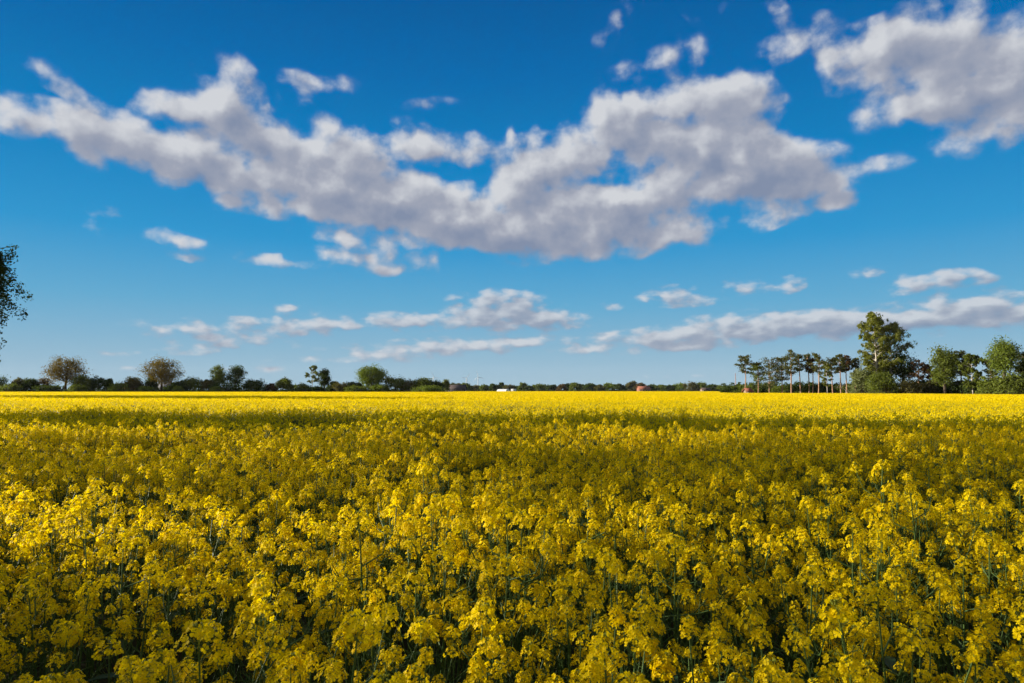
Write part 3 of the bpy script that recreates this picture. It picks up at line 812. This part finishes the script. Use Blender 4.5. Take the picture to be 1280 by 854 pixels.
# --- the wood on the right
PG = 'tall pines at the edge of the wood'
def wd(px): return float(np.interp(px, [900, 1280], [236, 164]))
PINES = [
 (930, 443, 15, 'needle', .62, .0, 0, 'lone first pine standing apart at the left end of the wood'),
 (947, 452, 24, 'green', .42, .0, 2, 'second pine from the left, greener with low crown'),
 (962, 448, 27, 'needle', .40, .03, 2, 'third pine from the left with broad crown and leaning trunk'),
 (977, 445, 21, 'needle', .45, .0, 4, 'fourth pine from the left, dark and narrow'),
 (989, 436, 17, 'needle', .58, .02, 0, 'tallest of the pines with bright orange trunk'),
 (1000, 441, 14, 'needle', .58, .0, 5, 'pine right behind the tallest one'),
 (1010, 441, 14, 'needle', .62, -.01, 9, 'slim pine between the tallest and the flat topped one'),
 (1023, 440, 20, 'needle', .60, .02, 0, 'flat topped pine with two tone trunk in the middle of the group'),
 (1015, 446, 13, 'redneedle', .64, .01, 8, 'thin pine with rusty crown left of the flat topped one'),
 (1040, 446, 15, 'needle', .60, 0, 6, 'pine directly behind the little green birch'),
 (1050, 441, 14, 'needle', .60, 0, 1, 'straight pine right of the little green birch'),
 (1058, 444, 15, 'redneedle', .62, -.01, 8, 'rusty crowned pine right of the straight pine'),
 (1069, 446, 15, 'needle', .58, .01, 9, 'last pine before the tall birch, half hidden by the willow'),
 (1148, 449, 19, 'redneedle', .55, .03, 2, 'rusty brown pine just right of the tall birch'),
 (1160, 455, 15, 'redneedle', .62, -.04, 4, 'slanting pine with crossing trunk right of the rusty one'),
 (1200, 438, 18, 'needle', .50, 0, 5, 'pine showing above between the two broad green trees'),
 (1238, 448, 22, 'needle', .55, 0, 6, 'dark pine behind the feathery tree on its left'),
 (1282, 440, 26, 'needle', .50, 0, 5, 'pine cut by the right edge of the frame'),
]
for i, (px, top, w, c, cb_, lean, dd, lab) in enumerate(PINES):
    D = wd(px) + dd; H = height(top, D); W = w / FPX * D
    pine('pine_tree', gz(at(px, D) - lean * H * .8, D), H, W, LM[c], 500 + i, lab, cb_, lean, PG, leaf=.24, layers=9 if cb_ > .5 else 13)
def wt(px, off=0): D = wd(px) + off; return D, gz(at(px, D), D)
D, l = wt(1033, -2); birch('birch_tree', l, height(451, D), 18 / FPX * D, LM['birch'], 601, 'little fresh green birch with white trunk among the pines', base=.3, leaf=.17, branches=26, per=8)
D, l = wt(1097, -4); birch('birch_tree', l, height(388.5, D), 44 / FPX * D, LM['birch'], 602, 'tallest birch towering over the wood with sunlit yellow green leaves', base=.28, leaf=.19, branches=90, per=10, lean=-.03, fill=.040)
D, l = wt(1113, -1); birch('birch_tree', l, height(402, D), 52 / FPX * D, LM['birch'], 603, 'second tall birch leaning right of the tallest one', base=.30, leaf=.18, branches=80, per=7, lean=.03, fill=.038)
D, l = wt(1128, 2); broadleaf('tree', l, height(436, D), 42 / FPX * D, LM['dark'], M['bark'], 604, 'dark tree filling beneath the second tall birch', base=.25, clumps=60, leaf=.26, open_=.1)
D, l = wt(1098, 1); broadleaf('tree', l, height(440, D), 34 / FPX * D, LM['olive'], M['bark'], 605, 'olive tree beneath the tallest birch behind the willow', base=.2, clumps=60, leaf=.26, low=True)
D, l = wt(1078, -6); broadleaf('willow_bush', l, height(455, D), 36 / FPX * D, LM['pale'], M['bark'], 606, 'pale silvery willow bush left of the foot of the tall birch', 'bush', base=.02, clumps=70, leaf=.22, low=True, stems=4)
D, l = wt(1102, -8); broadleaf('bush', l, height(462, D), 44 / FPX * D, LM['green'], M['bark'], 607, 'large green bush at the foot of the tallest birch', 'bush', base=.02, clumps=80, leaf=.22, low=True, stems=4)
D, l = wt(1136, -5); broadleaf('bush', l, height(474, D), 34 / FPX * D, LM['olive'], M['bark'], 608, 'olive brown bush right of the large green bush', 'bush', base=.02, clumps=50, leaf=.22, low=True, stems=4)
D, l = wt(1180, 0); broadleaf('tree', l, height(432, D), 38 / FPX * D, LM['green'], M['bark'], 609, 'broad green tree left of the pale trunked birch in the right wood', base=.16, clumps=110, leaf=.24, dens=1.0)
D, l = wt(1214, -3); birch('birch_tree', l, height(441, D), 32 / FPX * D, LM['green'], 610, 'green birch with pale trunk between the two broad trees', base=.22, leaf=.2, branches=50, per=9)
D, l = wt(1255, -2); broadleaf('feathery_tree', l, height(421.5, D), 44 / FPX * D, LM['fresh'], M['bark'], 611, 'tall feathery topped tree near the right edge of the frame', base=.30, clumps=120, leaf=.22, open_=.2)
D, l = wt(1292, 3); broadleaf('tree', l, height(436, D), 40 / FPX * D, LM['green'], M['bark'], 612, 'green tree behind the pine at the right edge of the frame', base=.2, clumps=70, leaf=.26)
UG = 'undergrowth bushes along the wood'
UND = [(912,483,22,'dark',14),(926,481,22,'green',14),(944,480,24,'green',13),(960,479,24,'dark',14),(976,481,24,'green',12),(992,480,24,'dark',13),(1008,480,24,'green',14),
 (1024,479,24,'dark',13),(1040,480,24,'dark',14),(1056,479,24,'green',13),(1072,477,24,'dark',12),
 (1150,474,26,'dark',5),(1168,470,28,'olive',5),(1186,474,26,'dark',6),(1203,475,26,'dark',4),(1222,474,28,'dark',7),(1240,470,28,'green',-5),(1262,466,32,'green',-6),(1284,468,30,'dark',-4)]
uw = ['leftmost dark low bush at the start of the wood','green low bush just left of the lone first pine','green bush right of the lone first pine','dark bush under the broad leaning pine',
 'green bush under the fourth pine','dark bush behind the tallest pine','green bush right of the tallest pine','dark bush beneath the flat topped pine','dark bush behind the little birch',
 'green bush under the straight pine','dark bush behind the willow','dark bush under the rusty pine','tall olive bush between the rusty pine and the broad green tree',
 'dark bush at the foot of the broad green tree','dark bush left of the pale trunked birch','dark bush right of the pale trunked birch','green bush left of the feathery tree foot','green bush in front of the feathery tree','dark bush at the right edge of the frame']
for i, ((px, top, w, c, off), lab) in enumerate(zip(UND, uw)):
    D, l = wt(px, off)
    broadleaf('bush', l, height(top - 1, D), w / FPX * D * 1.35, LM[c], M['bark'], 700 + i, lab, 'bush', UG, base=.02, clumps=44, leaf=.26, low=True, stems=3)

# ------------------------------------------------------------------ buildings and far things
MB_ = {
 'brick': mat('red_brick_wall', (.30, .13, .08), .9, 0, .25, 2), 'darkwall': mat('dark_board_wall', (.07, .055, .05), .9, 0, .3, 2),
 'redroof': mat('red_tile_roof', (.30, .11, .07), .85, 0, .25, 3), 'darkroof': mat('dark_tile_roof', (.085, .06, .055), .85, 0, .3, 3),
 'greyroof': mat('grey_roof', (.22, .22, .23), .8, 0, .2, 2), 'white': mat('white_sheet', (.80, .80, .78), .5, 0, .06, 2),
 'glass': mat('window_glass', (.03, .04, .05), .15, 0, .1, 2, spec=.6), 'frame': mat('white_frame', (.7, .7, .68), .6, 0, .1, 3),
 'wood': mat('weathered_wood', (.26, .18, .12), .9, 0, .35, 6), 'steel': mat('turbine_white', (.62, .64, .66), .5, 0, .05, 1),
 'mast': mat('pinkish_mast', (.55, .36, .32), .6, 0, .2, .4), 'log': mat('bleached_log', (.55, .50, .42), .8, 0, .3, 3),
}
def house(name, px, D, w, eave, ridge, depth, wall, roofm, label, cat, rz=0., windows=3, chimney=False, half=None):
    root = empty(name, gz(at(px, D), D), rz); b = MB(); hw = w / 2; hd = depth / 2
    v = [(-hw,-hd,-.2),(hw,-hd,-.2),(hw,hd,-.2),(-hw,hd,-.2),(-hw,-hd,eave),(hw,-hd,eave),(hw,hd,eave),(-hw,hd,eave),(-hw,0,ridge-.12),(hw,0,ridge-.12)]
    b.add(v, [(0,1,5,4),(2,3,7,6),(1,2,6,5),(3,0,4,7)]); b.add(v, [(5,6,9),(7,4,8)]); b.build('wall', wall, root)
    r = MB(); ov = .45; sl = (ridge - eave) / hd
    for s in (-1, 1):
        y1 = s * (hd + ov); z1 = eave - sl * ov
        v = [(-hw-ov,0,ridge),(hw+ov,0,ridge),(hw+ov,y1,z1),(-hw-ov,y1,z1),(-hw-ov,0,ridge+.18),(hw+ov,0,ridge+.18),(hw+ov,y1,z1+.18),(-hw-ov,y1,z1+.18)]
        r.add(v, [(0,1,2,3),(4,5,6,7),(0,1,5,4),(1,2,6,5),(2,3,7,6),(3,0,4,7)])
    ro = r.build('roof', roofm, root)
    if chimney: c = MB(); box(c, hw*.4, hw*.4+.9, -.4, .4, ridge-.6, ridge+1.1); c.build('chimney', MB_['brick'], ro)
    for i in range(windows):
        x = -hw + w * (i + .5) / windows; z0 = eave * .4; z1 = eave * .78
        f = MB(); box(f, x-.75, x+.75, -hd-.06, -hd+.02, z0-.1, z1+.1); fo = f.build('window', MB_['frame'], root)
        g = MB(); box(g, x-.62, x+.62, -hd-.09, -hd-.065, z0, z1); g.build('pane', MB_['glass'], fo)
    d = MB(); box(d, hw*.55, hw*.55+1.1, -hd-.07, -hd+.02, 0, 2.1); d.build('door', MB_['wood'], root)
    return tag(root, label, cat)
house('barn', 571, 560, 14.5, 2.6, 6.0, 11, MB_['darkwall'], MB_['darkroof'], 'long low barn with dark roof beyond the right end of the hedgerow', 'barn', R(-8), 3)
house('farmhouse', 804, 640, 10.5, 2.8, 5.2, 9, MB_['brick'], MB_['redroof'], 'low brick house with red tiled roof before the far treeline', 'house', R(6), 4, True)
house('farmhouse', 209, 372, 9, 2.8, 5.8, 8, MB_['white'], MB_['greyroof'], 'house with grey roof half hidden behind the second bronze oak', 'house', R(12), 2, True)
house('farmhouse', 165, 368, 7, 3.0, 5.4, 7, MB_['brick'], MB_['redroof'], 'small brick house glimpsed behind the olive tree', 'house', R(-10), 0)
house('cottage', 114, 372, 7, 3.0, 5.2, 7, MB_['white'], MB_['darkroof'], 'pale walled cottage glimpsed between the dark trees', 'house', R(5), 2)
house('shed', 934, 226, 1.9, 1.9, 2.6, 2.0, MB_['wood'], MB_['redroof'], 'tiny brown wooden shed by the foot of the lone first pine', 'shed', R(15), 1)
house('shed', 881, 500, 6.0, 2.0, 3.4, 5, MB_['wood'], MB_['darkroof'], 'low brown shed before the right end of the far treeline', 'shed', R(5), 2)

# white greenhouse: arched tunnel with end frame and ribs
def tunnel():
    D = 520; root = empty('greenhouse', gz(at(629, D), D), R(-38)); n = 12; L = 9.0; Rr = 2.6
    b = MB(); v = []; f = []
    for i in range(n + 1):
        a = PI * i / n; y = -math.cos(a) * Rr; z = math.sin(a) * 2.4 + .25
        v += [(-L * .5, y, z), (L * .5, y, z)]
    f = [(2*i, 2*i+1, 2*i+3, 2*i+2) for i in range(n)]
    b.add(v, f); b.build('cover', MB_['white'], root)
    for s in (-1, 1):
        e = MB(); vs = [(s*L*.5, -math.cos(PI*i/n)*(Rr-.02), math.sin(PI*i/n)*2.38+.25) for i in range(n+1)] + [(s*L*.5, 0, .25)]
        e.add(vs, [(i, i+1, n+1) for i in range(n)]); e.build('end_wall', MB_['white'], root)
    for k in range(7):
        x = -L*.5 + L*k/6; r = MB()
        tube(r, [(x, -math.cos(PI*i/n)*(Rr+.03), math.sin(PI*i/n)*2.43+.25) for i in range(n+1)], .05, 5); r.build('rib', MB_['steel'], root)
    tag(root, 'low white arched greenhouse glowing at the edge of the yellow field', 'greenhouse')
    root2 = empty('storage_container', gz(at(642, D), D), R(-38)); b = MB(); box(b, -1.6, 1.6, -1.2, 1.2, .15, 2.7)
    for k in range(10): box(b, -1.55 + k*.32, -1.42 + k*.32, -1.25, -1.2, .25, 2.6)
    b.build('body', MB_['white'], root2)
    d = MB(); box(d, .3, 1.4, -1.29, -1.252, .2, 2.5); d.build('door', MB_['greyroof'], root2)
    tag(root2, 'small white container right of the arched greenhouse', 'container')
tunnel()

def turbine(px, hub_row, D, ang, yaw, label):
    Hh = height(hub_row, D); root = empty('wind_turbine', gz(at(px, D), D), yaw)
    b = MB(); tube(b, [(0,0,0),(0,0,Hh*.5),(0,0,Hh)], [2.8, 2.3, 1.6], 14); b.build('tower', MB_['steel'], root, True)
    n = MB(); tube(n, [(0,-4.2,Hh+1.2),(0,-3,Hh+1.2),(0,6,Hh+1.4),(0,8,Hh+1.4)], [1.2, 2.0, 2.0, 1.2], 10); n.build('nacelle', MB_['steel'], root, True)
    h = MB(); tube(h, [(0,-7.2,Hh+1.2),(0,-6.4,Hh+1.2),(0,-4.2,Hh+1.2)], [.3, 1.3, 1.7], 10); h.build('rotor_hub', MB_['steel'], root, True)
    for k in range(3):
        a = R(ang + 120 * k); d = np.array([math.sin(a), 0, math.cos(a)]); s = np.array([math.cos(a), 0, -math.sin(a)])
        bl = MB(); c0 = np.array([0, -5.6, Hh + 1.2]); LB = 46.; vs = []
        st = [(0, 1.0, 1.0), (.08, 1.2, .9), (.22, 2.1, .5), (.6, 1.3, .28), (1., .35, .08)]
        for t, ch, th in st:
            p = c0 + d * (1 + LB * t)
            vs += [p - s * ch * .4, p + np.array([0, -th, 0]), p + s * ch, p + np.array([0, th, 0])]
        f = [(4*i+q, 4*i+(q+1) % 4, 4*i+4+(q+1) % 4, 4*i+4+q) for i in range(len(st)-1) for q in range(4)]
        bl.add(vs, f); bl.build('blade', MB_['steel'], root)
    tag(root, label, 'wind turbine', 'distant wind turbines')
turbine(542, 472.0, 4700, 100, R(20), 'leftmost of the three distant wind turbines')
turbine(583, 473.0, 4900, 35, R(25), 'middle wind turbine of the three on the horizon')
turbine(597.5, 471.5, 4600, 345, R(10), 'rightmost of the three distant wind turbines')

def mast():
    D = 900; H = height(466.5, D); root = empty('lattice_mast', gz(at(919, D), D)); b = MB(); e = .75
    for sx, sy in ((1,1),(1,-1),(-1,-1),(-1,1)): 
        l = MB(); tube(l, [(sx*e, sy*e, 0), (sx*e*.35, sy*e*.35, H)], [.16, .1], 5); l.build('leg', MB_['mast'], root)
    n = 14
    for i in range(n):
        z0 = H*i/n; z1 = H*(i+1)/n; a = e*(1-.65*i/n); c = e*(1-.65*(i+1)/n)
        for k in range(4):
            p = [(1,1),(1,-1),(-1,-1),(-1,1)][k]; q = [(1,1),(1,-1),(-1,-1),(-1,1)][(k+1) % 4]
            tube(b, [(p[0]*a, p[1]*a, z0), (q[0]*c, q[1]*c, z1)], .06, 4); tube(b, [(p[0]*a, p[1]*a, z0), (q[0]*a, q[1]*a, z0)], .06, 4)
    b.build('bracing', MB_['mast'], root)
    tag(root, 'slim pinkish mast rising far away left of the lone first pine', 'mast')
mast()
def logs():
    D, l = wt(1050, -6); root = empty('fallen_birch', l); b = MB(); H = height(485, D)
    tube(b, [(-1.6, 0, H + .25), (0, .2, H - .1), (2.2, .3, H - .75), (3.4, .5, H - 1.5)], [.06, .09, .11, .13], 7); b.build('trunk', MB_['log'], root, True)
    c = MB()
    for s in (-1.0, .3, 1.3):
        tube(c, [(s, .1, H + .1 - .3 * max(s, 0)), (s + .3, 0, H + .7 - .3 * max(s, 0)), (s + .7, -.1, H + 1.0 - .3 * max(s, 0))], [.035, .025, .012], 4)
    tube(c, [(1.6, .3, H - .6), (1.7, .3, 0)], [.07, .08], 5)
    c.build('branch', MB_['log'], root); tag(root, 'slanting bleached birch log caught above the crop before the pines', 'fallen tree')
logs()

# ------------------------------------------------------------------ the air
def haze():
    b = MB(); box(b, -5200, 5200, -600, 5600, -1.5, 175); o = b.build('haze', [])
    m = bpy.data.materials.new('thin_air'); m.use_nodes = True; nt = m.node_tree; nt.nodes.remove(nt.nodes['Principled BSDF'])
    v = nt.nodes.new('ShaderNodeVolumePrincipled'); v.inputs['Color'].default_value = (.80, .88, 1.0, 1); v.inputs['Density'].default_value = .000022
    nt.links.new(v.outputs[0], nt.nodes['Material Output'].inputs['Volume']); o.data.materials.append(m)
    tag(o, kind='stuff')
haze()
